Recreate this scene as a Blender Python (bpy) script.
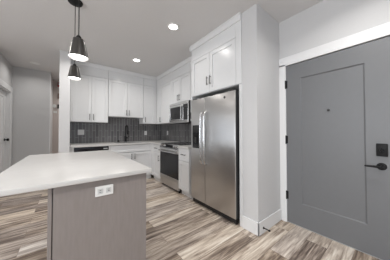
import bpy, bmesh, math
from mathutils import Vector, Matrix

# ------------------------------------------------------------------ clearing
for o in list(bpy.data.objects):
    bpy.data.objects.remove(o)
S = bpy.context.scene
COL = S.collection
R = math.radians

# ------------------------------------------------------------------ camera
cam_d = bpy.data.cameras.new('camera')
cam = bpy.data.objects.new('camera', cam_d)
COL.objects.link(cam)
YAW, PITCH, ROLL = R(38.12), R(0.962), R(0.072)
F = Vector((math.sin(YAW) * math.cos(PITCH), math.cos(YAW) * math.cos(PITCH), math.sin(PITCH)))
R0 = Vector((math.cos(YAW), -math.sin(YAW), 0))
U0 = R0.cross(F)
RV = R0 * math.cos(ROLL) - U0 * math.sin(ROLL)
UV = R0 * math.sin(ROLL) + U0 * math.cos(ROLL)
m = Matrix.Identity(4)
for i in range(3):
    m[i][0], m[i][1], m[i][2] = RV[i], UV[i], -F[i]
m[0][3], m[1][3], m[2][3] = 0, 0, 1.188
cam.matrix_world = m
cam_d.sensor_fit = 'HORIZONTAL'
cam_d.sensor_width = 36.0
cam_d.lens = 162.5 / 390 * 36
cam_d.shift_y = -1.58 / 390
cam_d.clip_start = 0.02
S.camera = cam

# ------------------------------------------------------------------ light and exposure
w = bpy.data.worlds.new('daylight')
S.world = w
w.use_nodes = True
w.node_tree.nodes['Background'].inputs['Color'].default_value = (0.80, 0.88, 1.0, 1)
w.node_tree.nodes['Background'].inputs['Strength'].default_value = 1.0
S.view_settings.view_transform = 'Standard'
S.view_settings.look = 'None'
S.view_settings.gamma = 1
S.view_settings.use_curve_mapping = False
S.view_settings.exposure = 0.16


def area(name, loc, rot, sx, sy, power, col=(1, 1, 1)):
    d = bpy.data.lights.new(name, 'AREA')
    d.shape = 'RECTANGLE'
    d.size, d.size_y, d.energy, d.color = sx, sy, power, col
    o = bpy.data.objects.new(name, d)
    o.location, o.rotation_euler = loc, rot
    COL.objects.link(o)
    return o


# daylight falling in through the unseen living-room windows; the left one is added to brighten
area('daylight_window_rear', (-0.6, -3.12, 1.45), (R(90), 0, 0), 3.4, 1.9, 12, (0.97, 0.985, 1.0))
area('daylight_window_side', (-3.52, -0.3, 1.4), (R(90), 0, R(-90)), 3.2, 1.7, 98, (0.97, 0.985, 1.0))
area('added_light_left', (-2.35, 4.12, 1.35), (R(-90), 0, 0), 1.9, 2.0, 10, (0.97, 0.985, 1.0))  # fill light for the added window, lifts the refrigerator and left side


# ------------------------------------------------------------------ materials
def nt(name):
    mt = bpy.data.materials.new(name)
    mt.use_nodes = True
    t = mt.node_tree
    return mt, t, t.nodes['Principled BSDF']


def mat(name, col, rough=0.5, metal=0.0, noise=0.0, scale=30.0, spec=0.5, stretch=(1, 1, 1), bump=0.0):
    mt, t, b = nt(name)
    b.inputs['Roughness'].default_value = rough
    b.inputs['Metallic'].default_value = metal
    b.inputs['Specular IOR Level'].default_value = spec
    c = (*col, 1)
    b.inputs['Base Color'].default_value = c
    if noise or bump:
        tc = t.nodes.new('ShaderNodeTexCoord')
        mp = t.nodes.new('ShaderNodeMapping')
        mp.inputs['Scale'].default_value = stretch
        nz = t.nodes.new('ShaderNodeTexNoise')
        nz.inputs['Scale'].default_value = scale
        nz.inputs['Detail'].default_value = 4
        t.links.new(tc.outputs['Object'], mp.inputs['Vector'])
        t.links.new(mp.outputs['Vector'], nz.inputs['Vector'])
        if noise:
            rp = t.nodes.new('ShaderNodeValToRGB')
            rp.color_ramp.elements[0].position = 0.3
            rp.color_ramp.elements[1].position = 0.7
            rp.color_ramp.elements[0].color = (*[max(0, x * (1 - noise)) for x in col], 1)
            rp.color_ramp.elements[1].color = (*[min(1, x * (1 + noise)) for x in col], 1)
            t.links.new(nz.outputs['Fac'], rp.inputs['Fac'])
            t.links.new(rp.outputs['Color'], b.inputs['Base Color'])
        if bump:
            bp = t.nodes.new('ShaderNodeBump')
            bp.inputs['Strength'].default_value = bump
            bp.inputs['Distance'].default_value = 0.002
            t.links.new(nz.outputs['Fac'], bp.inputs['Height'])
            t.links.new(bp.outputs['Normal'], b.inputs['Normal'])
    return mt


def emit(name, col, strength):
    mt, t, b = nt(name)
    b.inputs['Base Color'].default_value = (*col, 1)
    b.inputs['Emission Color'].default_value = (*col, 1)
    b.inputs['Emission Strength'].default_value = strength
    return mt


M = {}
M['wall'] = mat('painted_wall', (0.60, 0.60, 0.603), 0.85, noise=0.01, scale=60, bump=0.12)
M['ceiling'] = mat('painted_ceiling', (0.68, 0.672, 0.672), 0.9, noise=0.01, scale=60, bump=0.15)
M['trim'] = mat('white_trim_paint', (0.76, 0.765, 0.77), 0.4, noise=0.005, scale=10)
M['cab'] = mat('white_cabinet_lacquer', (0.74, 0.745, 0.75), 0.26, noise=0.006, scale=8)
M['quartz'] = mat('white_quartz', (0.58, 0.57, 0.555), 0.3, noise=0.03, scale=9)
M['steel'] = mat('brushed_stainless', (0.56, 0.55, 0.54), 0.27, 1.0, noise=0.05, scale=14, stretch=(1, 1, 40))
_t = M['steel'].node_tree
_tg = _t.nodes.new('ShaderNodeTangent')
_tg.direction_type, _tg.axis = 'RADIAL', 'Z'
_b = _t.nodes['Principled BSDF']
_t.links.new(_tg.outputs[0], _b.inputs['Tangent'])
_b.inputs['Anisotropic'].default_value = 0.75
_b.inputs['Roughness'].default_value = 0.32
M['steel_bright'] = mat('bright_stainless', (0.62, 0.62, 0.62), 0.25, 1.0, noise=0.02, scale=10)
M['black_case'] = mat('black_enamel', (0.012, 0.012, 0.013), 0.5, noise=0.1, scale=12)
M['black_glass'] = mat('black_glass', (0.012, 0.012, 0.014), 0.14, noise=0.05, scale=4, spec=0.3)
M['black_metal'] = mat('matte_black_metal', (0.010, 0.010, 0.011), 0.55, 0.0, noise=0.1, scale=20, spec=0.25)
M['handle'] = mat('dark_pewter', (0.10, 0.10, 0.10), 0.35, 0.9, noise=0.05, scale=20)
M['door'] = mat('grey_door_paint', (0.165, 0.17, 0.178), 0.42, noise=0.012, scale=25, bump=0.08)
M['island'] = mat('taupe_laminate', (0.25, 0.222, 0.210), 0.5, noise=0.05, scale=5, stretch=(14, 14, 2))
M['shade'] = mat('gunmetal_shade', (0.10, 0.097, 0.094), 0.28, 0.9, noise=0.08, scale=10)
M['plate'] = mat('white_plastic', (0.78, 0.78, 0.77), 0.35, noise=0.005, scale=10)
M['plate_grey'] = mat('grey_plastic', (0.42, 0.43, 0.43), 0.4, noise=0.02, scale=10)
M['socket_grey'] = mat('pale_grey_plastic', (0.56, 0.57, 0.57), 0.4, noise=0.01, scale=10)
M['slot'] = mat('dark_slot', (0.03, 0.03, 0.03), 0.6, noise=0.05, scale=10)
M['red'] = mat('red_plastic', (0.45, 0.06, 0.05), 0.4, noise=0.03, scale=10)
M['brown'] = mat('brown_wood_plaque', (0.20, 0.12, 0.10), 0.5, noise=0.2, scale=14)
M['far_wall'] = mat('warm_painted_wall', (0.60, 0.53, 0.50), 0.85, noise=0.01, scale=60)
M['lens'] = emit('lit_lens', (1.0, 0.98, 0.95), 9.0)
M['lens_dim'] = mat('frosted_lens', (0.85, 0.85, 0.84), 0.4, noise=0.01, scale=10)
M['pendant_glow'] = emit('pendant_diffuser', (1.0, 0.985, 0.96), 6.0)
M['glass'] = mat('window_glass', (0.8, 0.9, 1.0), 0.05)
M['glass'].node_tree.nodes['Principled BSDF'].inputs['Transmission Weight'].default_value = 1.0


def floor_material():
    mt, t, b = nt('vinyl_plank_floor')
    L, N = t.links, t.nodes
    tc = N.new('ShaderNodeTexCoord')
    mp = N.new('ShaderNodeMapping')
    mp.inputs['Location'].default_value = (0.37, 0.05, 0)
    L.new(tc.outputs['Object'], mp.inputs['Vector'])
    bk = N.new('ShaderNodeTexBrick')
    bk.offset, bk.offset_frequency, bk.squash, bk.squash_frequency = 0.37, 2, 1, 1
    for k, v in (('Scale', 1.0), ('Mortar Size', 0.0015), ('Mortar Smooth', 0.1), ('Bias', 0.0), ('Brick Width', 1.22), ('Row Height', 0.178)):
        bk.inputs[k].default_value = v
    bk.inputs['Color1'].default_value = (0, 0, 0, 1)
    bk.inputs['Color2'].default_value = (1, 1, 1, 1)
    bk.inputs['Mortar'].default_value = (0.3, 0.3, 0.3, 1)
    L.new(mp.outputs['Vector'], bk.inputs['Vector'])
    # grain runs along each plank, offset per plank
    off = N.new('ShaderNodeVectorMath')
    off.operation = 'MULTIPLY'
    off.inputs[1].default_value = (7.0, 13.0, 5.0)
    L.new(bk.outputs['Color'], off.inputs[0])
    add = N.new('ShaderNodeVectorMath')
    L.new(mp.outputs['Vector'], add.inputs[0])
    L.new(off.outputs[0], add.inputs[1])
    st = N.new('ShaderNodeMapping')
    st.inputs['Scale'].default_value = (1.0, 10.0, 1.0)
    L.new(add.outputs[0], st.inputs['Vector'])
    nz = N.new('ShaderNodeTexNoise')
    nz.inputs['Scale'].default_value = 2.2
    nz.inputs['Detail'].default_value = 6
    nz.inputs['Roughness'].default_value = 0.62
    nz.inputs['Distortion'].default_value = 0.6
    L.new(st.outputs['Vector'], nz.inputs['Vector'])
    # fine dark streaks
    st2 = N.new('ShaderNodeMapping')
    st2.inputs['Scale'].default_value = (2.6, 46.0, 1.0)
    L.new(add.outputs[0], st2.inputs['Vector'])
    nf = N.new('ShaderNodeTexNoise')
    nf.inputs['Scale'].default_value = 1.6
    nf.inputs['Detail'].default_value = 5
    nf.inputs['Roughness'].default_value = 0.65
    L.new(st2.outputs['Vector'], nf.inputs['Vector'])
    def rng(src, lo, hi):
        g = N.new('ShaderNodeMapRange')
        g.inputs['From Min'].default_value = 0.30; g.inputs['From Max'].default_value = 0.70
        g.inputs['To Min'].default_value = lo; g.inputs['To Max'].default_value = hi
        L.new(src, g.inputs['Value'])
        return g.outputs[0]
    def mth(op, x, y, clamp=False):
        q = N.new('ShaderNodeMath'); q.operation = op; q.use_clamp = clamp
        for k, v in ((0, x), (1, y)):
            if isinstance(v, (int, float)): q.inputs[k].default_value = v
            else: L.new(v, q.inputs[k])
        return q.outputs[0]
    # plank tone + broad figure + fine streaks
    tone = mth('ADD', mth('MULTIPLY', bk.outputs['Color'], 0.46), mth('ADD', rng(nz.outputs['Fac'], -0.17, 0.62), rng(nf.outputs['Fac'], -0.17, 0.17)), True)
    def ramp(cols):
        rp = N.new('ShaderNodeValToRGB')
        e = rp.color_ramp.elements
        e[0].position, e[0].color = 0.0, (*cols[0], 1)
        e[1].position, e[1].color = 1.0, (*cols[-1], 1)
        for k, c in enumerate(cols[1:-1]):
            x = e.new((k + 1) / (len(cols) - 1)); x.color = (*c, 1)
        L.new(tone, rp.inputs['Fac'])
        return rp.outputs['Color']
    tan = ramp([(0.105, 0.073, 0.055), (0.26, 0.198, 0.150), (0.52, 0.425, 0.335), (0.73, 0.635, 0.525), (0.88, 0.82, 0.73)])
    grey = ramp([(0.105, 0.082, 0.074), (0.25, 0.212, 0.195), (0.47, 0.415, 0.385), (0.68, 0.625, 0.58), (0.88, 0.835, 0.77)])
    hue = N.new('ShaderNodeTexWhiteNoise'); hue.noise_dimensions = '1D'
    L.new(bk.outputs['Color'], hue.inputs['W'])
    hm = N.new('ShaderNodeMixRGB')
    L.new(mth('MULTIPLY', hue.outputs['Value'], 0.75), hm.inputs['Fac'])
    L.new(tan, hm.inputs['Color1']); L.new(grey, hm.inputs['Color2'])
    class rp: outputs = {'Color': hm.outputs['Color']}
    mx = N.new('ShaderNodeMixRGB'); mx.blend_type = 'MULTIPLY'
    mx.inputs['Color2'].default_value = (0.55, 0.5, 0.46, 1)
    L.new(bk.outputs['Fac'], mx.inputs['Fac'])
    L.new(rp.outputs['Color'], mx.inputs['Color1'])
    L.new(mx.outputs['Color'], b.inputs['Base Color'])
    b.inputs['Roughness'].default_value = 0.42
    b.inputs['Specular IOR Level'].default_value = 0.35
    return mt


def tile_material(name, axis):
    """Dark grey glazed tiles stacked upright; axis is the wall's horizontal axis."""
    mt, t, b = nt(name)
    L, N = t.links, t.nodes
    tc = N.new('ShaderNodeTexCoord')
    sp = N.new('ShaderNodeSeparateXYZ')
    cb = N.new('ShaderNodeCombineXYZ')
    L.new(tc.outputs['Object'], sp.inputs[0])
    L.new(sp.outputs['Z'], cb.inputs['X'])          # bricks run up the wall
    L.new(sp.outputs[axis], cb.inputs['Y'])
    bk = N.new('ShaderNodeTexBrick')
    bk.offset, bk.offset_frequency = 0.5, 2
    for k, v in (('Scale', 1.0), ('Mortar Size', 0.0035), ('Mortar Smooth', 0.2), ('Bias', 0.0), ('Brick Width', 0.30), ('Row Height', 0.066)):
        bk.inputs[k].default_value = v
    bk.inputs['Color1'].default_value = (0.09, 0.087, 0.089, 1)
    bk.inputs['Color2'].default_value = (0.17, 0.164, 0.166, 1)
    bk.inputs['Mortar'].default_value = (0.36, 0.36, 0.355, 1)
    L.new(cb.outputs[0], bk.inputs['Vector'])
    L.new(bk.outputs['Color'], b.inputs['Base Color'])
    bp = N.new('ShaderNodeBump'); bp.invert = True
    bp.inputs['Strength'].default_value = 0.5; bp.inputs['Distance'].default_value = 0.002
    L.new(bk.outputs['Fac'], bp.inputs['Height'])
    L.new(bp.outputs['Normal'], b.inputs['Normal'])
    b.inputs['Roughness'].default_value = 0.3
    return mt


M['floor'] = floor_material()
M['tile_back'] = tile_material('upright_tile_back', 'X')
M['tile_side'] = tile_material('upright_tile_side', 'Y')


# ------------------------------------------------------------------ mesh helpers (world coordinates)
class MB:
    def __init__(self):
        self.bm = bmesh.new()

    def box(self, x0, x1, y0, y1, z0, z1, bev=0.0, seg=1):
        x0, x1 = sorted((x0, x1)); y0, y1 = sorted((y0, y1)); z0, z1 = sorted((z0, z1))
        t = bmesh.new()
        bmesh.ops.create_cube(t, size=1)
        for v in t.verts:
            v.co = Vector(((x0 + x1) / 2 + v.co.x * (x1 - x0), (y0 + y1) / 2 + v.co.y * (y1 - y0), (z0 + z1) / 2 + v.co.z * (z1 - z0)))
        if bev:
            bmesh.ops.bevel(t, geom=list(t.edges), offset=min(bev, 0.45 * min(x1 - x0, y1 - y0, z1 - z0)), segments=seg, affect='EDGES', profile=0.5)
        self._merge(t)
        return self

    def _merge(self, t):
        me = bpy.data.meshes.new('tmp')
        t.to_mesh(me); t.free()
        self.bm.from_mesh(me)
        bpy.data.meshes.remove(me)

    def lathe(self, c, prof, axis='z', n=32, smooth=True):
        """prof: list of (radius, height along axis)."""
        rings = []
        c = Vector(c)
        def pt(r, h, a):
            p, q = r * math.cos(a), r * math.sin(a)
            return c + {'z': Vector((p, q, h)), 'x': Vector((h, p, q)), 'y': Vector((q, h, p))}[axis]
        for r, h in prof:
            if r < 1e-6:
                rings.append([self.bm.verts.new(pt(0, h, 0))])
            else:
                rings.append([self.bm.verts.new(pt(r, h, 2 * math.pi * k / n)) for k in range(n)])
        for a, b in zip(rings, rings[1:]):
            for k in range(n):
                k2 = (k + 1) % n
                if len(a) == 1 and len(b) == 1: continue
                if len(a) == 1: f = [a[0], b[k2], b[k]]
                elif len(b) == 1: f = [a[k], a[k2], b[0]]
                else: f = [a[k], a[k2], b[k2], b[k]]
                try:
                    f = self.bm.faces.new(f); f.smooth = smooth
                except ValueError: pass
        return self

    def tube(self, pts, r, n=12, cap=True):
        pts = [Vector(p) for p in pts]
        rings = []
        ref = None
        for i, p in enumerate(pts):
            d = (pts[min(i + 1, len(pts) - 1)] - pts[max(i - 1, 0)]).normalized()
            if ref is None:
                ref = d.cross(Vector((0, 0, 1)))
                if ref.length < 1e-3: ref = d.cross(Vector((1, 0, 0)))
            ref = (ref - d * ref.dot(d)).normalized()
            o = d.cross(ref)
            rr = r[i] if isinstance(r, (list, tuple)) else r
            rings.append([self.bm.verts.new(p + ref * (rr * math.cos(2 * math.pi * k / n)) + o * (rr * math.sin(2 * math.pi * k / n))) for k in range(n)])
        for a, b in zip(rings, rings[1:]):
            for k in range(n):
                f = self.bm.faces.new([a[k], a[(k + 1) % n], b[(k + 1) % n], b[k]]); f.smooth = True
        if cap:
            self.bm.faces.new(rings[0][::-1]); self.bm.faces.new(rings[-1])
        return self

    def prism(self, axis, prof, a0, a1):
        """prof: list of (n, z) on the plane across axis; extruded from a0 to a1 along axis ('x' or 'y')."""
        mk = (lambda a, n, z: (a, n, z)) if axis == 'x' else (lambda a, n, z: (n, a, z))
        A = [self.bm.verts.new(mk(a0, n, z)) for n, z in prof]
        B = [self.bm.verts.new(mk(a1, n, z)) for n, z in prof]
        k = len(prof)
        for i in range(k):
            self.bm.faces.new([A[i], A[(i + 1) % k], B[(i + 1) % k], B[i]])
        self.bm.faces.new(A[::-1]); self.bm.faces.new(B)
        return self

    def build(self, name, material, parent=None, root=None, label=None):
        bmesh.ops.recalc_face_normals(self.bm, faces=list(self.bm.faces))
        if root is None: root = parent
        while root is not None and root.parent is not None: root = root.parent
        if root is not None:
            for v in self.bm.verts: v.co -= root.location
        else:
            pass
        me = bpy.data.meshes.new(name)
        self.bm.to_mesh(me); self.bm.free()
        me.materials.append(material)
        me.set_sharp_from_angle(angle=R(32))
        o = bpy.data.objects.new(name, me)
        COL.objects.link(o)
        if parent is not None: o.parent = parent
        if label: o['label'] = label
        return o


def tag(o, label, cat, group=None):
    o['label'], o['category'] = label, cat
    if group: o['group'] = group
    return o


def thing(name, loc, label, cat, group=None):
    o = bpy.data.objects.new(name, None)
    COL.objects.link(o)
    o.location = loc
    o.empty_display_size = 0.1
    return tag(o, label, cat, group)


def structure(o):
    o['kind'] = 'structure'
    return o


def copy_tree(o, parent=None):
    c = o.copy()
    COL.objects.link(c)
    if parent is not None: c.parent = parent
    for ch in list(o.children): copy_tree(ch, c)
    return c


# ------------------------------------------------------------------ the room
XR, YB, H = 2.279, 4.526, 2.675       # right wall, kitchen back wall, ceiling
XC = 1.717                           # end face of the fridge return wall
XL, YH, YF = -1.0, 5.455, 6.17      # hall: left wall, hall wall, far wall
XW, Y0 = -3.6, -3.2                 # living side behind the camera


def room_box(name, x0, x1, y0, y1, z0, z1, material):
    return structure(MB().box(x0, x1, y0, y1, z0, z1).build(name, material))


room_box('floor', XW - .1, XR + .1, Y0 - .1, YF + .1, -0.1, 0, M['floor'])
room_box('ceiling', XW - .1, XR + .1, Y0 - .1, YF + .1, H, H + 0.1, M['ceiling'])
# right wall with the entry door opening (y -0.02..0.905)
DY0, DY1, DZ = 0.026, 0.947, 2.045
structure(MB().box(XR, XR + .12, DY1 + .012, YB + .12, 0, H).box(XR, XR + .12, Y0, DY0 - .012, 0, H)
          .box(XR, XR + .12, DY0 - .012, DY1 + .012, DZ + .01, H).build('wall_right', M['wall']))
room_box('wall_back', 0.036, XR, YB, YB + .12, 0, H, M['wall'])
room_box('wall_partition', -0.125, 0.034, 3.83, YB + .12, 0, H, M['wall'])
room_box('wall_return', XC, XR, 1.026, 1.230, 0, H, M['wall'])
room_box('wall_hall', XL, -0.340, YH, YF, 0, H, M['wall'])
room_box('wall_far', XL, 1.6, YF, YF + .1, 0, H, M['far_wall'])
room_box('wall_passage', 1.5, 1.6, YB + .13, YF, 0, H, M['wall'])
# hall left wall with a door opening (y 4.50..5.36)
LY0, LY1 = 4.44, 5.30
structure(MB().box(XL - .12, XL, 4.2, LY0, 0, H).box(XL - .12, XL, LY1, YF, 0, H).box(XL - .12, XL, LY0, LY1, 2.06, H).build('wall_left', M['wall']))
structure(MB().box(XW, -3.35, 4.2, 4.3, 0, H).box(-1.35, XL - .12, 4.2, 4.3, 0, H).box(-3.35, -1.35, 4.2, 4.3, 0, .25).box(-3.35, -1.35, 4.2, 4.3, 2.45, H).build('wall_living', M['wall']))
# living-room outer walls, each with one window
wx0, wx1, wz0, wz1 = -2.4, 1.2, 0.45, 2.45
structure(MB().box(XW, wx0, Y0 - .1, Y0, 0, H).box(wx1, XR, Y0 - .1, Y0, 0, H).box(wx0, wx1, Y0 - .1, Y0, 0, wz0).box(wx0, wx1, Y0 - .1, Y0, wz1, H).build('wall_rear', M['wall']))
vy0, vy1 = -2.0, 1.4
structure(MB().box(XW - .1, XW, Y0, vy0, 0, H).box(XW - .1, XW, vy1, 4.3, 0, H).box(XW - .1, XW, vy0, vy1, 0, wz0).box(XW - .1, XW, vy0, vy1, wz1, H).build('wall_side', M['wall']))


def window(name, axis, u0, u1, n0, n1, wz0=wz0):
    bx = (lambda q, a, b, c, d, n, k: q.box(a, b, n, k, c, d)) if axis == 'x' else (lambda q, a, b, c, d, n, k: q.box(n, k, a, b, c, d))
    f = MB()
    e = 0.06
    for a, b, c, d in ((u0, u0 + e, wz0, wz1), (u1 - e, u1, wz0, wz1), (u0 + e, u1 - e, wz0, wz0 + e), (u0 + e, u1 - e, wz1 - e, wz1), ((u0 + u1) / 2 - .03, (u0 + u1) / 2 + .03, wz0 + e, wz1 - e)):
        bx(f, a, b, c, d, n0, n1)
    o = structure(f.build(name, M['trim']))
    g = MB(); bx(g, u0 + .03, u1 - .03, wz0 + .03, wz1 - .03, (n0 + n1) / 2 - .004, (n0 + n1) / 2 + .004)
    g.build('window_pane', M['glass'], o)


window('window_1', 'x', wx0, wx1, Y0 - .08, Y0 - .02)
window('window_2', 'y', vy0, vy1, XW - .08, XW - .02)
window('window_added', 'x', -3.35, -1.35, 4.22, 4.28, .25)  # window added out of view to brighten what the refrigerator reflects

# ---- door casings (trim)
cz = 2.165
structure(MB().box(XR - .018, XR - .0005, DY1 - .004, DY1 + .078, 0, cz - .115 + .02, .003).box(XR - .018, XR - .0005, DY0 - .085, DY0 + .004, 0, cz - .095, .003)
          .box(XR - .018, XR - .0005, DY0 - .085, DY1 + .078, cz - .115, cz, .003).build('trim_1', M['trim']))
structure(MB().box(XL + .0005, XL + .018, LY1 - .005, LY1 + .13, 0, 2.05, .003).box(XL + .0005, XL + .018, LY0 - .1, LY0 + .005, 0, 2.05, .003)
          .box(XL + .0005, XL + .018, LY0 - .1, LY1 + .13, 2.05, 2.17, .003)
          .box(XL - .119, XL, LY1 - .02, LY1, 0, 2.05).box(XL - .119, XL, LY0, LY0 + .02, 0, 2.05).box(XL - .119, XL, LY0 + .02, LY1 - .02, 2.035, 2.055).build('trim_2', M['trim']))
# white corner casing on the end of the hall wall
structure(MB().box(-0.356, -0.3395, YH - .014, YF - .002, 0, 2.6, .003).build('trim_3', M['trim']))

# ---- baseboards
BH = 0.15
def baseboard(name, *segs):
    q = MB()
    for s in segs: q.box(*s, 0.0005, BH, .004)
    return structure(q.build(name, M['trim']))
baseboard('baseboard_return', (XC - .016, XR - .02, 1.009, 1.025), (XC - .016, XC - .0005, 1.009, 1.230))
baseboard('baseboard_partition', (-0.141, 0.036, 3.814, 3.829), (-0.141, -0.126, 3.829, YB + .12))
baseboard('baseboard_hall', (XL + .02, -0.357, YH - .016, YH - .001))
baseboard('baseboard_right', (XR - .016, XR - .0005, Y0, DY0 - .087))

# ---- entry door: grey slab with one recessed panel
d1 = structure(bpy.data.objects.new('door_1', None)); COL.objects.link(d1); d1.location = (XR + .02, DY0, 0)
fx = XR - .004                                     # room-side face of the leaf
py0, py1, pz0, pz1 = 0.218, 0.775, 0.285, 1.855
q = MB()
q.box(fx, fx + .044, py1, DY1 - .003, 0.012, DZ - .004).box(fx, fx + .044, DY0 + .003, py0, 0.012, DZ - .004)
q.box(fx, fx + .044, py0, py1, 0.012, pz0).box(fx, fx + .044, py0, py1, pz1, DZ - .004)
q.build('door_leaf', M['door'], d1)
# sloped sticking round the panel, then the flat panel
t = bmesh.new()
o4 = [(py0, pz0), (py1, pz0), (py1, pz1), (py0, pz1)]
i4 = [(py0 + .012, pz0 + .012), (py1 - .012, pz0 + .012), (py1 - .012, pz1 - .012), (py0 + .012, pz1 - .012)]
ov = [t.verts.new((fx, a, b)) for a, b in o4]; iv = [t.verts.new((fx + .011, a, b)) for a, b in i4]
for k in range(4): t.faces.new([ov[k], ov[(k + 1) % 4], iv[(k + 1) % 4], iv[k]])
t.faces.new(iv)
bk4 = [t.verts.new((fx + .040, a, b)) for a, b in o4]
for k in range(4): t.faces.new([ov[(k + 1) % 4], ov[k], bk4[k], bk4[(k + 1) % 4]])
t.faces.new(bk4[::-1])
q = MB(); q._merge(t); q.build('door_panel', M['door'], d1)
q = MB().box(XR + .05, XR + .07, DY0, DY1, 0.002, DZ).build('door_stop_strip', M['trim'], d1)
MB().box(XR - .002, XR + .10, DY0, DY1, 0.0005, 0.010, .003).build('threshold', M['plate_grey'], d1, label='grey metal threshold')
for z in (1.80, 1.075, 0.355):
    MB().lathe((fx - .006, DY1 + .001, z - .055), [(0, 0), (.009, 0), (.009, .11), (0, .11)], n=12).box(fx - .004, fx + .004, DY1 - .022, DY1 + .02, z - .05, z + .05, .002).build('hinge', M['black_metal'], d1, label='black butt hinge')
db = MB().box(fx - .022, fx - .0005, 0.080, 0.152, 0.955, 1.072, .006, 2).build('deadbolt', M['black_metal'], d1, label='square black deadbolt plate')
MB().lathe((fx - .032, 0.116, 1.012), [(0, 0), (.013, 0), (.017, .010), (.017, .012)], 'x', 20).box(fx - .046, fx - .03, .112, .120, .992, 1.032, .003).build('thumb_turn', M['black_metal'], db)
lv = MB().lathe((fx - .014, 0.120, 0.861), [(0, 0), (.026, 0), (.033, .006), (.033, .0135)], 'x', 28).build('lever_rosette', M['black_metal'], d1, label='round black lever rosette')
MB().tube([(fx - .012, .120, .861), (fx - .05, .120, .861), (fx - .058, .132, .861), (fx - .058, .16, .861), (fx - .056, .225, .860)], [.011, .011, .011, .010, .007], 12).build('lever', M['black_metal'], lv)
MB().lathe((fx - .004, 0.502, 1.420), [(0, .0), (.009, 0), (.013, .002), (.013, .0035)], 'x', 20).build('peephole', M['slot'], d1, label='small dark peephole')

# ---- hall door on the left wall
d2 = structure(bpy.data.objects.new('door_2', None)); COL.objects.link(d2); d2.location = (XL - .06, LY0, 0)
q = MB()
a, b = LY0 + .022, LY1 - .022
q.box(XL - .095, XL - .055, a, a + .12, .012, 2.03).box(XL - .095, XL - .055, b - .12, b, .012, 2.03)
for z0, z1 in ((.012, .2), (.95, 1.07), (1.91, 2.03)): q.box(XL - .095, XL - .055, a + .12, b - .12, z0, z1)
q.build('door_leaf', M['trim'], d2)
MB().box(XL - .085, XL - .065, a + .11, b - .11, .19, .96).box(XL - .085, XL - .065, a + .11, b - .11, 1.06, 1.92).build('door_panel', M['trim'], d2)
MB().lathe((XL - .054, b - .075, 1.01), [(.03, 0), (.03, .006), (.012, .010), (.012, .03), (.026, .042), (.03, .055), (.024, .068), (0, .072)], 'x', 24).build('door_knob', M['black_metal'], d2, label='round black door knob')

# ------------------------------------------------------------------ tile backsplashes
yu, xu = YB - .34, XR - .34                # faces of the wall cabinets
yb_, xb_ = YB - .63, 1.655              # faces of the base cabinets
CT = 0.915                          # worktop height
tag(MB().box(0.037, XR - .012, YB - .011, YB - .0005, CT + .001, 1.60).build('tile_backsplash', M['tile_back']),
    'dark grey upright tile backsplash on the back wall behind the faucet', 'backsplash', 'tile backsplashes')
tag(MB().box(XR - .011, XR - .0005, 2.278, YB - .013, CT + .001, 1.60).build('tile_backsplash', M['tile_side']),
    'dark grey tile backsplash on the right wall behind the range', 'backsplash', 'tile backsplashes')


# ------------------------------------------------------------------ cabinets
def fb(q, ax, face, u0, u1, z0, z1, n0, n1, bev=0.0, seg=1):
    """box on a cabinet front: n is measured out of the front towards the room"""
    if ax == 'y': q.box(u0, u1, face - n1, face - n0, z0, z1, bev, seg)
    else: q.box(face - n1, face - n0, u0, u1, z0, z1, bev, seg)


def shaker(ax, face, u0, u1, z0, z1, rail=0.06):
    q = MB()
    g = .0024
    u0 += g; u1 -= g; z0 += g; z1 -= g
    fb(q, ax, face, u0 + rail * .9, u1 - rail * .9, z0 + rail * .9, z1 - rail * .9, -.021, -.013)
    fb(q, ax, face, u0, u0 + rail, z0, z1, -.021, 0, .0012)
    fb(q, ax, face, u1 - rail, u1, z0, z1, -.021, 0, .0012)
    fb(q, ax, face, u0 + rail, u1 - rail, z0, z0 + rail, -.021, 0, .0012)
    fb(q, ax, face, u0 + rail, u1 - rail, z1 - rail, z1, -.021, 0, .0012)
    return q


def pull(ax, face, u, z, vertical, L=0.13):
    q = MB()
    def P(uu, zz, n): return (uu, face - n, zz) if ax == 'y' else (face - n, uu, zz)
    h = L / 2
    ends = [(u, z - h), (u, z + h)] if vertical else [(u - h, z), (u + h, z)]
    post = [(u, z - h * .75), (u, z + h * .75)] if vertical else [(u - h * .75, z), (u + h * .75, z)]
    q.tube([P(*ends[0], .032), P(*ends[1], .032)], .0065, 10)
    for p in post: q.tube([P(*p, .0005), P(*p, .032)], .005, 8)
    return q


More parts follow.
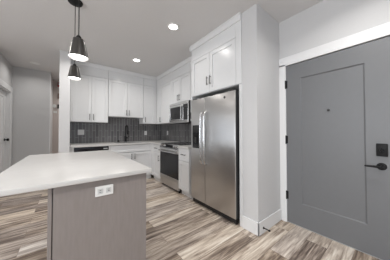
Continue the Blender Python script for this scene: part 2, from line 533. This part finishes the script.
def cabinet(name, ax, wall, face, u0, u1, z0, z1, label, cat, doors=(), drawers=(), toe=False, fillers=(), group=None, hollow=False):
    g = .0008
    u0 += g; u1 -= g
    loc = ((u0 + u1) / 2, (wall + face) / 2, z0) if ax == 'y' else ((wall + face) / 2, (u0 + u1) / 2, z0)
    t = thing(name, loc, label, cat, group)
    depth = wall - face
    q = MB()
    if hollow:
        fb(q, ax, face, u0, u0 + .018, z0 + .10, z1, -depth, -.022)
        fb(q, ax, face, u1 - .018, u1, z0 + .10, z1, -depth, -.022)
        fb(q, ax, face, u0 + .018, u1 - .018, z0 + .10, z0 + .118, -depth, -.022)
        fb(q, ax, face, u0 + .018, u1 - .018, z0 + .118, z1, -depth, -depth + .012)
        fb(q, ax, face, u0, u1, z0, z0 + .10, -depth, -.075)
    elif toe:
        fb(q, ax, face, u0, u1, z0 + .10, z1, -depth, -.022)
        fb(q, ax, face, u0, u1, z0, z0 + .10, -depth, -.075)
    else:
        fb(q, ax, face, u0, u1, z0, z1, -depth, -.022)
    q.build('carcass', M['cab'], t)
    for a, b, c, d in fillers:
        q = MB(); fb(q, ax, face, a, b, c, d, -.0215, -.001, .001); q.build('filler_panel', M['cab'], t)
    for a, b, c, d, hu, hz in doors:
        o = shaker(ax, face, a, b, c, d).build('door', M['cab'], t)
        if hu is not None: pull(ax, face, hu, hz, True).build('handle', M['handle'], o, label='slim dark bar handle')
    for a, b, c, d, hu, hz in drawers:
        o = shaker(ax, face, a, b, c, d, .045).build('drawer', M['cab'], t)
        if hu is not None: pull(ax, face, hu, hz, False).build('handle', M['handle'], o, label='slim dark bar handle')
    return t


WG, BG = 'white shaker wall cabinets', 'white shaker base cabinets'
DT = 2.40                           # top of the wall-cabinet doors
ZT = 2.60                           # top of the cabinet boxes, below the crown
# back wall, hung
cabinet('wall_cabinet', 'y', YB - .013, yu, 0.040, 0.736, 1.388, ZT, 'white two-door shaker wall cabinet above the dishwasher, beside the partition', 'cabinet',
        [(0.074, 0.410, 1.390, DT, .376, 1.50), (0.410, 0.734, 1.390, DT, .444, 1.50)], fillers=[(0.042, 0.074, 1.390, ZT), (.074, .734, DT + .003, ZT)], group=WG)
cabinet('wall_cabinet', 'y', YB - .013, yu, 0.738, 1.564, 1.535, ZT, 'short white two-door wall cabinet above the black faucet', 'cabinet',
        [(0.740, 1.166, 1.538, DT, 1.136, 1.64), (1.166, 1.562, 1.538, DT, 1.198, 1.64)], fillers=[(.740, 1.562, DT + .003, ZT)], group=WG)
cabinet('wall_cabinet', 'y', YB - .013, yu, 1.566, XR - .014, 1.388, ZT, 'white wall cabinet on the back wall filling the corner right of the sink', 'cabinet',
        [(1.568, 1.888, 1.390, DT, 1.612, 1.49)], fillers=[(1.890, xu - .003, 1.390, ZT), (1.568, 1.888, DT + .003, ZT)], group=WG)
# right wall, hung
MY0, MY1 = 2.622, 3.382             # microwave and range
cabinet('wall_cabinet', 'x', XR - .013, xu, MY1 + .002, yu - .002, 1.388, ZT, 'white one-door wall cabinet between the corner and the microwave', 'cabinet',
        [(MY1 + .004, 3.972, 1.390, DT, 3.930, 1.49)], fillers=[(3.974, yu - .004, 1.390, ZT), (MY1 + .004, 3.972, DT + .003, ZT)], group=WG)
cabinet('wall_cabinet', 'x', XR - .013, xu, MY0, MY1, 1.815, ZT, 'short white two-door wall cabinet directly above the microwave', 'cabinet',
        [(MY0 + .002, 3.035, 1.818, DT, 3.000, 1.93), (3.035, MY1 - .002, 1.818, DT, 3.070, 1.93)], fillers=[(MY0 + .002, MY1 - .002, DT + .003, ZT)], group=WG)
cabinet('wall_cabinet', 'x', XR - .013, xu, 2.280, MY0 - .002, 1.388, ZT, 'narrow white wall cabinet squeezed between microwave and refrigerator', 'cabinet',
        [(2.282, MY0 - .004, 1.390, DT, 2.56, 1.49)], fillers=[(2.282, MY0 - .004, DT + .003, ZT)], group=WG)
# above the refrigerator
fcx = 1.708
cabinet('wall_cabinet', 'x', XR - .002, fcx, 1.232, 2.276, 1.785, ZT, 'deep white two-door cabinet over the refrigerator', 'cabinet',
        [(1.318, 1.818, 1.788, 2.405, 1.784, 1.965), (1.818, 2.258, 1.788, 2.405, 1.852, 1.965)],
        fillers=[(1.234, 1.316, 1.788, ZT), (2.260, 2.274, 1.788, ZT), (1.318, 2.258, 2.408, ZT)], group=WG)
# tall side panel between the refrigerator and the base cabinets
tag(MB().box(fcx + .002, XR - .013, 2.258, 2.276, 0, 1.784, .001).build('refrigerator_side_panel', M['cab']), 'white full-height panel on the far side of the refrigerator', 'panel')
tag(MB().box(fcx + .002, XR - .002, 1.232, 1.272, 0, 1.784, .001).build('refrigerator_side_panel', M['cab']), 'white full-height panel between refrigerator and return wall', 'panel')

# crown moulding up to the ceiling
def crown(face, s): return [(face, ZT - .01), (face - .014, ZT - .01), (face - .017, ZT), (face - .024, H - .022), (face - .032, H - .018), (face - .032, H - .0005), (face, H - .0005)]
q = MB().prism('x', crown(yu, 1), 0.037, xu)
q.prism('y', crown(xu, 1), 2.278, yu)
q.box(0.037, XR - .001, yu, YB - .001, ZT + .001, H - .0005).box(xu, XR - .001, 2.278, yu, ZT + .001, H - .0005)
structure(q.build('trim_4', M['cab']))
q = MB().prism('y', crown(fcx, 1), 1.231, 2.308)
q.prism('x', [(2.276, ZT - .01), (2.290, ZT - .01), (2.293, ZT), (2.300, H - .022), (2.308, H - .018), (2.308, H - .0005), (2.276, H - .0005)], fcx - .032, xu)
q.box(fcx, XR - .001, 1.232, 2.276, ZT + .001, H - .0005)
structure(q.build('trim_5', M['cab']))

# base cabinets on the back wall
cabinet('base_cabinet', 'y', YB - .013, yb_, 0.700, 1.690, 0, CT - .041, 'white sink base cabinet with false drawer front and two doors', 'cabinet',
        [(0.735, 1.212, .112, .700, 1.176, .60), (1.212, 1.665, .112, .700, 1.248, .60)], [(0.735, 1.665, .705, .868, None, None)], True, [(1.667, 1.688, .112, .868), (.702, .733, .112, .868)], BG, True)
tag(MB().box(0.037, 0.098, yb_ + .002, YB - .013, 0, CT - .041, .001).build('filler_panel', M['cab']), 'narrow white filler panel between partition and dishwasher', 'panel')
# right-hand run
cabinet('base_cabinet', 'x', XR - .013, xb_, MY1 + .004, yb_ - .004, 0, CT - .041, 'narrow white base cabinet in the corner left of the range', 'cabinet',
        [(MY1 + .006, 3.79, .112, .700, 3.425, .57)], [(MY1 + .006, 3.79, .705, .868, 3.585, .79)], True, [(3.792, yb_ - .006, .112, .868)], BG)
cabinet('base_cabinet', 'x', XR - .013, xb_, 2.278, MY0 - .004, 0, CT - .041, 'narrow white base cabinet between range and refrigerator', 'cabinet',
        [(2.280, MY0 - .006, .112, .640, None, None)], [(2.280, MY0 - .006, .645, .868, 2.425, .765)], True, [], BG)

# ------------------------------------------------------------------ worktops
wt = thing('worktop', (1.1, 4.2, CT - .04), 'long white quartz worktop along the back wall, turning the corner to the range', 'worktop', 'white quartz worktops')
sx0, sx1, sy0, sy1 = 0.88, 1.50, 3.98, 4.38         # sink cut-out
q = MB()
z0, z1 = CT - .04, CT
q.box(0.037, sx0, yb_ - .022, YB - .012, z0, z1, .003).box(sx1, XR - .012, yb_ - .022, YB - .012, z0, z1, .003)
q.box(sx0, sx1, yb_ - .022, sy0, z0, z1, .003).box(sx0, sx1, sy1, YB - .012, z0, z1, .003)
q.box(xb_ - .022, XR - .012, MY1 + .003, yb_ - .022, z0, z1, .003)
q.build('slab', M['quartz'], wt)
tag(MB().box(xb_ - .022, XR - .012, 2.278, MY0 - .003, z0, z1, .003).build('worktop', M['quartz']),
    'short white quartz worktop between range and refrigerator', 'worktop', 'white quartz worktops')
sk = thing('kitchen_sink', (1.19, 4.18, .70), 'stainless undermount sink set in the back worktop', 'sink')
q = MB()
q.box(sx0 + .004, sx1 - .004, sy0 + .004, sy1 - .004, .700, .704)
q.box(sx0 + .002, sx0 + .006, sy0 + .002, sy1 - .002, .700, .910).box(sx1 - .006, sx1 - .002, sy0 + .002, sy1 - .002, .700, .910)
q.box(sx0 + .006, sx1 - .006, sy0 + .002, sy0 + .006, .700, .910).box(sx0 + .006, sx1 - .006, sy1 - .006, sy1 - .002, .700, .910)
q.build('basin', M['steel'], sk)
MB().lathe((1.19, 4.18, .7041), [(0, 0), (.04, 0), (.045, .003), (0, .003)], n=24).build('drain', M['steel_bright'], sk)

# faucet
fa = thing('kitchen_faucet', (1.19, 4.446, CT), 'tall matte black gooseneck faucet behind the sink', 'faucet')
MB().lathe((1.19, 4.446, CT), [(0, 0), (.030, 0), (.030, .008), (.023, .014), (.023, .14), (.017, .15), (0, .15)], n=24).build('faucet_body', M['black_metal'], fa)
arc = [(1.19, 4.446, CT + .145), (1.19, 4.446, CT + .30)]
for k in range(1, 11):
    a = math.pi * k / 10
    arc.append((1.19 + .008 * k / 10, 4.446 - .085 + .085 * math.cos(a), CT + .335 + .085 * math.sin(a)))
arc.append((1.198, 4.276, CT + .29))
MB().tube(arc, .014, 14).build('spout', M['black_metal'], fa)
MB().lathe((1.198, 4.276, CT + .19), [(0, 0), (.017, 0), (.020, .02), (.020, .09), (.015, .105), (0, .105)], n=20).build('spray_head', M['black_metal'], fa)
MB().tube([(1.212, 4.446, CT + .10), (1.245, 4.446, CT + .10)], .012, 12).tube([(1.238, 4.446, CT + .10), (1.27, 4.405, CT + .155)], [.007, .005], 10).build('handle', M['black_metal'], fa)
tag(MB().lathe((1.02, 4.446, CT), [(0, 0), (.022, 0), (.022, .03), (.016, .045), (0, .048)], n=20).build('air_gap_cap', M['black_metal']), 'small black air gap cap on the worktop left of the faucet', 'cap')

# ------------------------------------------------------------------ wall plates on the backsplash
def wall_plate(name, ax, face, u, z, w_, h_, label, cat, kind, group):
    loc = (u, face, z) if ax == 'y' else (face, u, z)
    t = thing(name, loc, label, cat, group)
    q = MB(); fb(q, ax, face, u - w_ / 2, u + w_ / 2, z - h_ / 2, z + h_ / 2, .0005, .006, .002); q.build('cover_plate', M['plate'], t)
    if kind == 'switch':
        for s in (-.023, .023):
            q = MB(); fb(q, ax, face, u + s - .016, u + s + .016, z - .034, z + .034, .006, .009, .001); q.build('rocker', M['plate'], t)
    else:
        for s in (-.02, .02):
            q = MB(); fb(q, ax, face, u - .016, u + .016, z + s - .014, z + s + .014, .006, .0085, .001); o = q.build('socket', M['plate'], t)
            q = MB()
            for k in (-.006, .006): fb(q, ax, face, u + k - .0012, u + k + .0012, z + s - .005, z + s + .006, .0084, .0092)
            q.build('slots', M['slot'], o)
    return t


wall_plate('light_switch', 'y', YB - .011, .243, 1.166, .122, .120, 'white double light switch on the tiles above the dishwasher', 'switch', 'switch', None)
wall_plate('power_outlet', 'y', YB - .011, 1.754, 1.137, .075, .118, 'white outlet on the back wall tiles right of the faucet', 'outlet', 'socket', 'outlets on the tiles')
wall_plate('power_outlet', 'x', XR - .011, 4.165, 1.137, .075, .118, 'white outlet on the right wall tiles left of the range', 'outlet', 'socket', 'outlets on the tiles')

# ------------------------------------------------------------------ dishwasher
dw = thing('dishwasher', (.42, 4.15, 0), 'stainless dishwasher with black control strip under the back worktop', 'dishwasher')
dx0, dx1 = 0.100, 0.697
MB().box(dx0 + .004, dx1 - .004, yb_ + .03, YB - .014, 0.10, CT - .042).box(dx0 + .01, dx1 - .01, yb_ + .08, YB - .02, 0, .10).build('tub_case', M['black_case'], dw)
MB().box(dx0, dx1, yb_ - .012, yb_ + .03, .115, .775, .004, 2).build('door', M['steel'], dw)
cp = MB().box(dx0, dx1, yb_ - .012, yb_ + .03, .779, CT - .045, .004, 2).build('control_panel', M['black_glass'], dw)
MB().box(.60, .68, yb_ - .0135, yb_ - .0121, .815, .835).build('display', M['plate_grey'], cp)
MB().tube([(dx0 + .05, yb_ - .045, .735), (dx1 - .05, yb_ - .045, .735)], .010, 12).tube([(dx0 + .08, yb_ - .012, .735), (dx0 + .08, yb_ - .045, .735)], .008, 8).tube([(dx1 - .08, yb_ - .012, .735), (dx1 - .08, yb_ - .045, .735)], .008, 8).build('handle', M['steel_bright'], dw)

# ------------------------------------------------------------------ microwave
mw = thing('over_range_microwave', (2.07, 2.982, 1.365), 'stainless over-the-range microwave mounted under the short wall cabinet', 'microwave')
mx, mz0, mz1 = 1.882, 1.372, 1.812
MB().box(mx + .02, XR - .013, MY0 + .003, MY1 - .003, mz0, mz1, .003).build('case', M['black_case'], mw)
q = MB()
q.box(mx, mx + .02, 2.802, MY1 - .003, mz0 + .04, mz0 + .075, .003)
q.box(mx, mx + .02, 2.802, MY1 - .003, mz1 - .095, mz1 - .05, .003)
q.box(mx, mx + .02, MY1 - .040, MY1 - .003, mz0 + .075, mz1 - .095, .003).box(mx, mx + .02, 2.802, 2.812, mz0 + .075, mz1 - .095, .003)
dr = q.build('door', M['steel_bright'], mw)
MB().box(mx + .003, mx + .019, 2.812, MY1 - .040, mz0 + .075, mz1 - .095).build('window', M['black_glass'], dr)
MB().tube([(mx - .034, 2.828, mz0 + .07), (mx - .034, 2.828, mz1 - .085)], .009, 12).tube([(mx, 2.828, mz0 + .09), (mx - .034, 2.828, mz0 + .09)], .006, 8).tube([(mx, 2.828, mz1 - .11), (mx - .034, 2.828, mz1 - .11)], .006, 8).build('handle', M['steel_bright'], dr)
MB().box(mx, mx + .02, MY0 + .003, 2.799, mz0 + .04, mz1 - .05, .003).build('panel_frame', M['steel_bright'], mw)
cp = MB().box(mx - .002, mx - .0002, MY0 + .010, 2.795, mz0 + .052, mz1 - .066).build('control_panel', M['black_glass'], mw)
MB().box(mx - .003, mx - .0021, MY0 + .04, 2.76, mz1 - .145, mz1 - .11).build('display', M['slot'], cp)
MB().box(mx + .002, mx + .02, MY0 + .003, MY1 - .003, mz1 - .048, mz1, .003).build('vent_grille', M['steel_bright'], mw)
MB().box(mx + .002, mx + .02, MY0 + .003, MY1 - .003, mz0 - .008, mz0 + .038, .003).build('bottom_lip', M['steel'], mw)

# ------------------------------------------------------------------ range
rg = thing('kitchen_range', (1.96, 2.982, 0), 'stainless slide-in electric range with black glass oven door', 'range')
ry0, ry1 = MY0 + .001, MY1 - .001
rx = 1.652
MB().box(rx + .045, XR - .02, ry0, ry1, .045, .885).box(rx + .07, XR - .03, ry0 + .02, ry1 - .02, .0, .045).build('body', M['black_case'], rg)
MB().box(rx + .03, XR - .06, ry0 - .0005, ry1 + .0005, .905, .922, .003).build('cooktop', M['black_glass'], rg)
MB().box(XR - .058, XR - .013, ry0, ry1, .887, .952, .004).build('rear_lip', M['steel_bright'], rg)
# sloping control panel
q = MB().prism('y', [(rx + .046, .800), (rx - .012, .800), (rx - .012, .845), (rx + .028, .918), (rx + .046, .918)], ry0, ry1)
cp = q.build('control_panel', M['steel_bright'], rg)
nrm = Vector((-.073, 0, .040)).normalized()
for yy in (2.68, 2.76, 3.21, 3.29):
    c = Vector((rx + .008, yy, .8815))
    MB().tube([c + nrm * .0005, c + nrm * .026], [.021, .018], 20).build('knob', M['steel_bright'], cp)
dsp = bmesh.new()
a_, b_ = Vector((rx - .006, 0, .856)), Vector((rx + .020, 0, .9035))
vs = [dsp.verts.new(Vector((p.x, yy, p.z)) + nrm * k) for k in (.0004, .002) for p, yy in ((a_, 2.84), (a_, 3.13), (b_, 3.13), (b_, 2.84))]
for f in ((0, 1, 2, 3), (4, 5, 6, 7), (0, 1, 5, 4), (1, 2, 6, 5), (2, 3, 7, 6), (3, 0, 4, 7)): dsp.faces.new([vs[i] for i in f])
q = MB(); q._merge(dsp); q.build('display', M['black_glass'], cp)
# oven door
q = MB()
q.box(rx, rx + .043, ry0 + .001, ry1 - .001, .215, .255, .003)
q.box(rx, rx + .043, ry0 + .001, ry1 - .001, .745, .795, .003)
q.box(rx + .036, rx + .043, ry0 + .001, ry1 - .001, .250, .750)
od = q.build('oven_door', M['steel'], rg)
MB().box(rx + .001, rx + .0355, ry0 + .002, ry1 - .002, .2555, .7445, .003).build('oven_window', M['black_glass'], od)
hy0, hy1 = ry0 + .03, ry1 - .03
MB().tube([(rx - .045, hy0, .770), (rx - .045, hy1, .770)], .017, 14).tube([(rx, hy0 + .04, .770), (rx - .045, hy0 + .04, .770)], .012, 10).tube([(rx, hy1 - .04, .770), (rx - .045, hy1 - .04, .770)], .012, 10).build('handle', M['steel_bright'], od)
MB().box(rx + .002, rx + .043, ry0 + .001, ry1 - .001, .052, .207, .004).build('storage_drawer', M['steel'], rg)
for yy in (ry0 + .04, ry1 - .04):
    MB().lathe((rx + .055, yy, 0), [(0, 0), (.016, 0), (.016, .012), (.009, .014), (.009, .045), (0, .045)], n=16).build('foot', M['black_metal'], rg)

# ------------------------------------------------------------------ refrigerator
fr = thing('refrigerator', (1.95, 1.74, 0), 'tall stainless side-by-side refrigerator with water dispenser', 'refrigerator')
fy0, fy1, fx0, fz = 1.285, 2.203, 1.645, 1.705
sp = 1.855
MB().box(fx0 + .075, XR - .03, fy0 + .012, fy1 - .004, .045, fz - .006, .004).build('case', M['black_case'], fr)
MB().box(fx0 + .03, fx0 + .075, fy0 + .02, fy1 - .02, .022, .085).build('kick_grille', M['black_case'], fr)
rd = MB().box(fx0, fx0 + .016, fy0, sp - .003, .09, fz, .006, 3).build('refrigerator_door', M['steel'], fr)
MB().box(fx0 + .0165, fx0 + .072, fy0 + .001, sp - .004, .091, fz - .001, .003).build('door_liner', M['black_case'], rd, label='black door edge')
fd = MB().box(fx0, fx0 + .016, sp + .003, fy1, .09, fz, .006, 3).build('freezer_door', M['steel'], fr)
MB().box(fx0 + .0165, fx0 + .072, sp + .004, fy1 - .001, .091, fz - .001, .003).build('door_liner', M['black_case'], fd, label='black door edge')
def bow(y, s):
    pts = [(fx0, y, .69), (fx0 - .03, y, .70), (fx0 - .05, y, .74)]
    for k in range(0, 9): pts.append((fx0 - .052 - .012 * math.sin(math.pi * k / 8), y, .78 + (1.40 - .78) * k / 8))
    pts += [(fx0 - .05, y, 1.44), (fx0 - .03, y, 1.475), (fx0, y, 1.485)]
    return MB().tube(pts, .0150, 14)
bow(sp - .040, 1).build('handle', M['steel_bright'], rd, label='tall bowed stainless handle')
bow(sp + .040, 1).build('handle', M['steel_bright'], fd, label='tall bowed stainless handle')
MB().lathe((fx0 - .003, 1.458, 1.640), [(0, 0), (.016, 0), (.018, .002), (.018, .0028)], 'x', 24).build('badge', M['slot'], rd, label='small round dark badge')
dp = MB()
dp.box(fx0 - .006, fx0 - .0003, 1.962, 2.156, 1.165, 1.285, .003)
dp.box(fx0 - .006, fx0 - .0003, 1.962, 1.979, .915, 1.165, .002).box(fx0 - .006, fx0 - .0003, 2.139, 2.156, .915, 1.165, .002).box(fx0 - .008, fx0 - .0003, 1.979, 2.139, .915, .940, .002)
di = dp.build('water_dispenser', M['black_case'], fd, label='black ice and water dispenser')
MB().box(fx0 - .0025, fx0 - .0002, 1.979, 2.139, .940, 1.165).build('dispenser_recess', M['black_glass'], di)
MB().box(fx0 - .020, fx0 - .003, 2.046, 2.086, 1.00, 1.09, .004).build('paddle', M['slot'], di)
MB().box(fx0 - .0075, fx0 - .0061, 2.006, 2.126, 1.215, 1.265).build('display', M['slot'], di)
for a, b in ((fy0 + .02, fy0 + .10), (fy1 - .10, fy1 - .02)):
    MB().box(fx0 + .02, fx0 + .17, a, b, fz + .001, fz + .022, .005).build('hinge_cover', M['black_case'], fr)
for yy in (fy0 + .035, fy1 - .035):
    MB().lathe((fx0 + .06, yy - .012, .022), [(0, 0), (.022, 0), (.022, .024), (0, .024)], 'y', 20).build('roller', M['black_metal'], fr)

# ------------------------------------------------------------------ island
isl = thing('kitchen_island', (.15, 1.8, 0), 'taupe kitchen island with thick white quartz top overhanging on the left', 'island')
ix0, ix1, iy0, iy1 = -0.080, 0.463, 1.174, 2.60
MB().box(-0.345, 0.490, 1.140, 2.650, CT - .027, CT, .003, 2).build('countertop', M['quartz'], isl, label='white quartz countertop')
MB().box(ix0 + .002, ix1 - .02, iy0 + .018, iy1, .0, CT - .028).build('base', M['island'], isl)
MB().box(ix0 + .022, ix1, iy0, iy0 + .0175, .0, CT - .0285, .001).build('end_panel', M['island'], isl)
MB().box(ix0, ix0 + .017, iy0, iy0 + .0175, .0, CT - .0285, .001).build('corner_strip', M['island'], isl)
op = MB().box(.138, .239, iy0 - .006, iy0 - .0003, .782, .844, .002).build('outlet_plate', M['plate'], isl, label='white horizontal outlet plate')
for c in (.165, .212):
    so = MB().box(c - .015, c + .015, iy0 - .0085, iy0 - .0058, .797, .829, .001).build('socket', M['socket_grey'], op)
    q = MB()
    for k in (-.005, .005): q.box(c - .006, c + .005, iy0 - .0092, iy0 - .0084, .813 + k - .0014, .813 + k + .0014)
    q.build('slots', M['slot'], so)

# ------------------------------------------------------------------ pendants
def make_pendant(x, y, zb, label):
    t = thing('pendant_lamp', (x, y, zb), label, 'pendant lamp', 'pendants over the island')
    zt = zb + .136
    MB().lathe((x, y, zb), [(.062, 0), (.064, 0), (.040, .134), (.038, .136), (.012, .136), (.012, .133), (.034, .133), (.062, .002), (.062, 0)], n=40).build('lamp_shade', M['shade'], t)
    MB().lathe((x, y, zt + .0004), [(0, 0), (.017, 0), (.017, .020), (.013, .026), (.006, .034), (0, .034)], n=28).build('socket_cap', M['black_metal'], t)
    MB().lathe((x, y, zb + .010), [(0, 0), (.0595, 0), (.0585, .006), (0, .008)], n=36).build('diffuser', M['pendant_glow'], t, label='glowing white diffuser')
    d = bpy.data.lights.new('pendant_bulb', 'AREA')
    d.shape, d.size, d.energy, d.color = 'DISK', .10, 0.9, (1.0, .98, .95)
    lo = bpy.data.objects.new('pendant_bulb', d)
    lo.location = (0, 0, .006)
    COL.objects.link(lo); lo.parent = t
    MB().tube([(x, y, zt + .033), (x, y, H - .020)], .0035, 8).build('cord', M['black_metal'], t)
    MB().lathe((x, y, H), [(0, -.028), (.050, -.027), (.068, -.018), (.072, -.006), (.072, -.0008), (0, -.0008)], n=36).build('canopy', M['black_metal'], t)
    return t


p1 = make_pendant(0.060, 1.487, 1.738, 'nearer and larger-looking of the two gunmetal cone pendants')
p2 = make_pendant(0.057, 2.29, 1.788, 'farther gunmetal cone pendant, below its black ceiling canopy')


# ------------------------------------------------------------------ ceiling downlights
def downlight(x, y, label, power, lens, spread=150):
    t = thing('recessed_downlight', (x, y, H), label, 'downlight', 'ceiling downlights')
    MB().lathe((x, y, H), [(.060, -.0008), (.085, -.0008), (.083, -.006), (.062, -.010), (.058, -.004), (.060, -.0008)], n=36).build('trim_ring', M['plate'], t)
    MB().lathe((x, y, H), [(0, -.0045), (.058, -.0045), (.058, -.0010), (0, -.0010)], n=36).build('lens', lens, t)
    if power:
        d = bpy.data.lights.new('downlight_lamp', 'AREA')
        d.shape, d.size, d.energy, d.color, d.spread = 'DISK', .11, power, (1.0, .97, .93), R(spread)
        o = bpy.data.objects.new('downlight_lamp', d)
        o.location = (0, 0, -.012)
        COL.objects.link(o); o.parent = t
    return t


downlight(1.169, 1.986, 'lit recessed ceiling downlight in front of the refrigerator, nearest of the lit ones', 2.4, M['lens'])
downlight(1.123, 3.401, 'lit recessed ceiling downlight farther back, in front of the sink', 5.5, M['lens'])
downlight(0.137, 3.30, 'added fill downlight hidden behind the nearer pendant, in front of the dishwasher', 7, M['lens'])  # unseen lamp, added to brighten the back-left cabinets
downlight(-.57, 4.91, 'dim recessed downlight in the hall ceiling at left', 2.8, M['lens_dim'])
downlight(-1.6, 0.4, 'recessed downlight over the living area', 10, M['lens'])
downlight(-1.0, 2.55, 'recessed downlight left of the island, out past the overhang', 7, M['lens'])
downlight(0.3, -0.15, 'recessed downlight almost above the camera, before the island', 13, M['lens'])
downlight(1.55, 0.1, 'recessed downlight in front of the grey entry door', 9, M['lens'])
downlight(0.5, 5.5, 'recessed downlight in the passage', 8, M['lens'])

# ------------------------------------------------------------------ small things
ds = thing('door_stop', (1.80, 1.008, .065), 'small black rod door stop sticking out of the white baseboard', 'door stop')
MB().lathe((1.80, 1.0085, .065), [(.014, 0), (.014, -.004), (.006, -.007), (.006, -.062), (0, -.062)], 'y', 16).build('rod', M['black_metal'], ds)
MB().lathe((1.80, 1.0085, .065), [(0, -.062), (.009, -.062), (.010, -.070), (.008, -.080), (0, -.080)], 'y', 16).build('rubber_tip', M['black_metal'], ds)

al = thing('fire_alarm', (-.222, YF, 2.54), 'red fire alarm on the far passage wall beside the partition', 'fire alarm')
MB().box(-.240, -.165, YF - .045, YF - .001, 2.48, 2.60, .006, 2).build('housing', M['red'], al)
MB().box(-.228, -.18, YF - .060, YF - .0455, 2.53, 2.58, .006, 2).build('strobe', M['plate_grey'], al)
tag(MB().box(-.232, -.16, YF - .03, YF - .001, 2.14, 2.29, .006, 2).build('wall_plaque', M['brown']), 'small brown plaque on the far passage wall under the fire alarm', 'plaque')
hk = thing('wall_hook', (-.212, YF, 1.91), 'black knob hook on the far passage wall beside the partition', 'hook')
MB().box(-.236, -.18, YF - .012, YF - .001, 1.85, 1.97, .004, 2).build('back_plate', M['black_metal'], hk)
MB().lathe((-.208, YF - .012, 1.91), [(.01, 0), (.01, -.03), (.022, -.04), (.022, -.05), (0, -.056)], 'y', 18).build('knob', M['black_metal'], hk)
wall_plate('thermostat', 'y', YF, -.303, 1.917, .05, .10, 'small grey thermostat on the far passage wall', 'thermostat', 'switch', None)
wall_plate('light_switch', 'y', YF, -.285, 1.745, .07, .06, 'small light switch under the thermostat on the far wall', 'switch', 'switch', None)
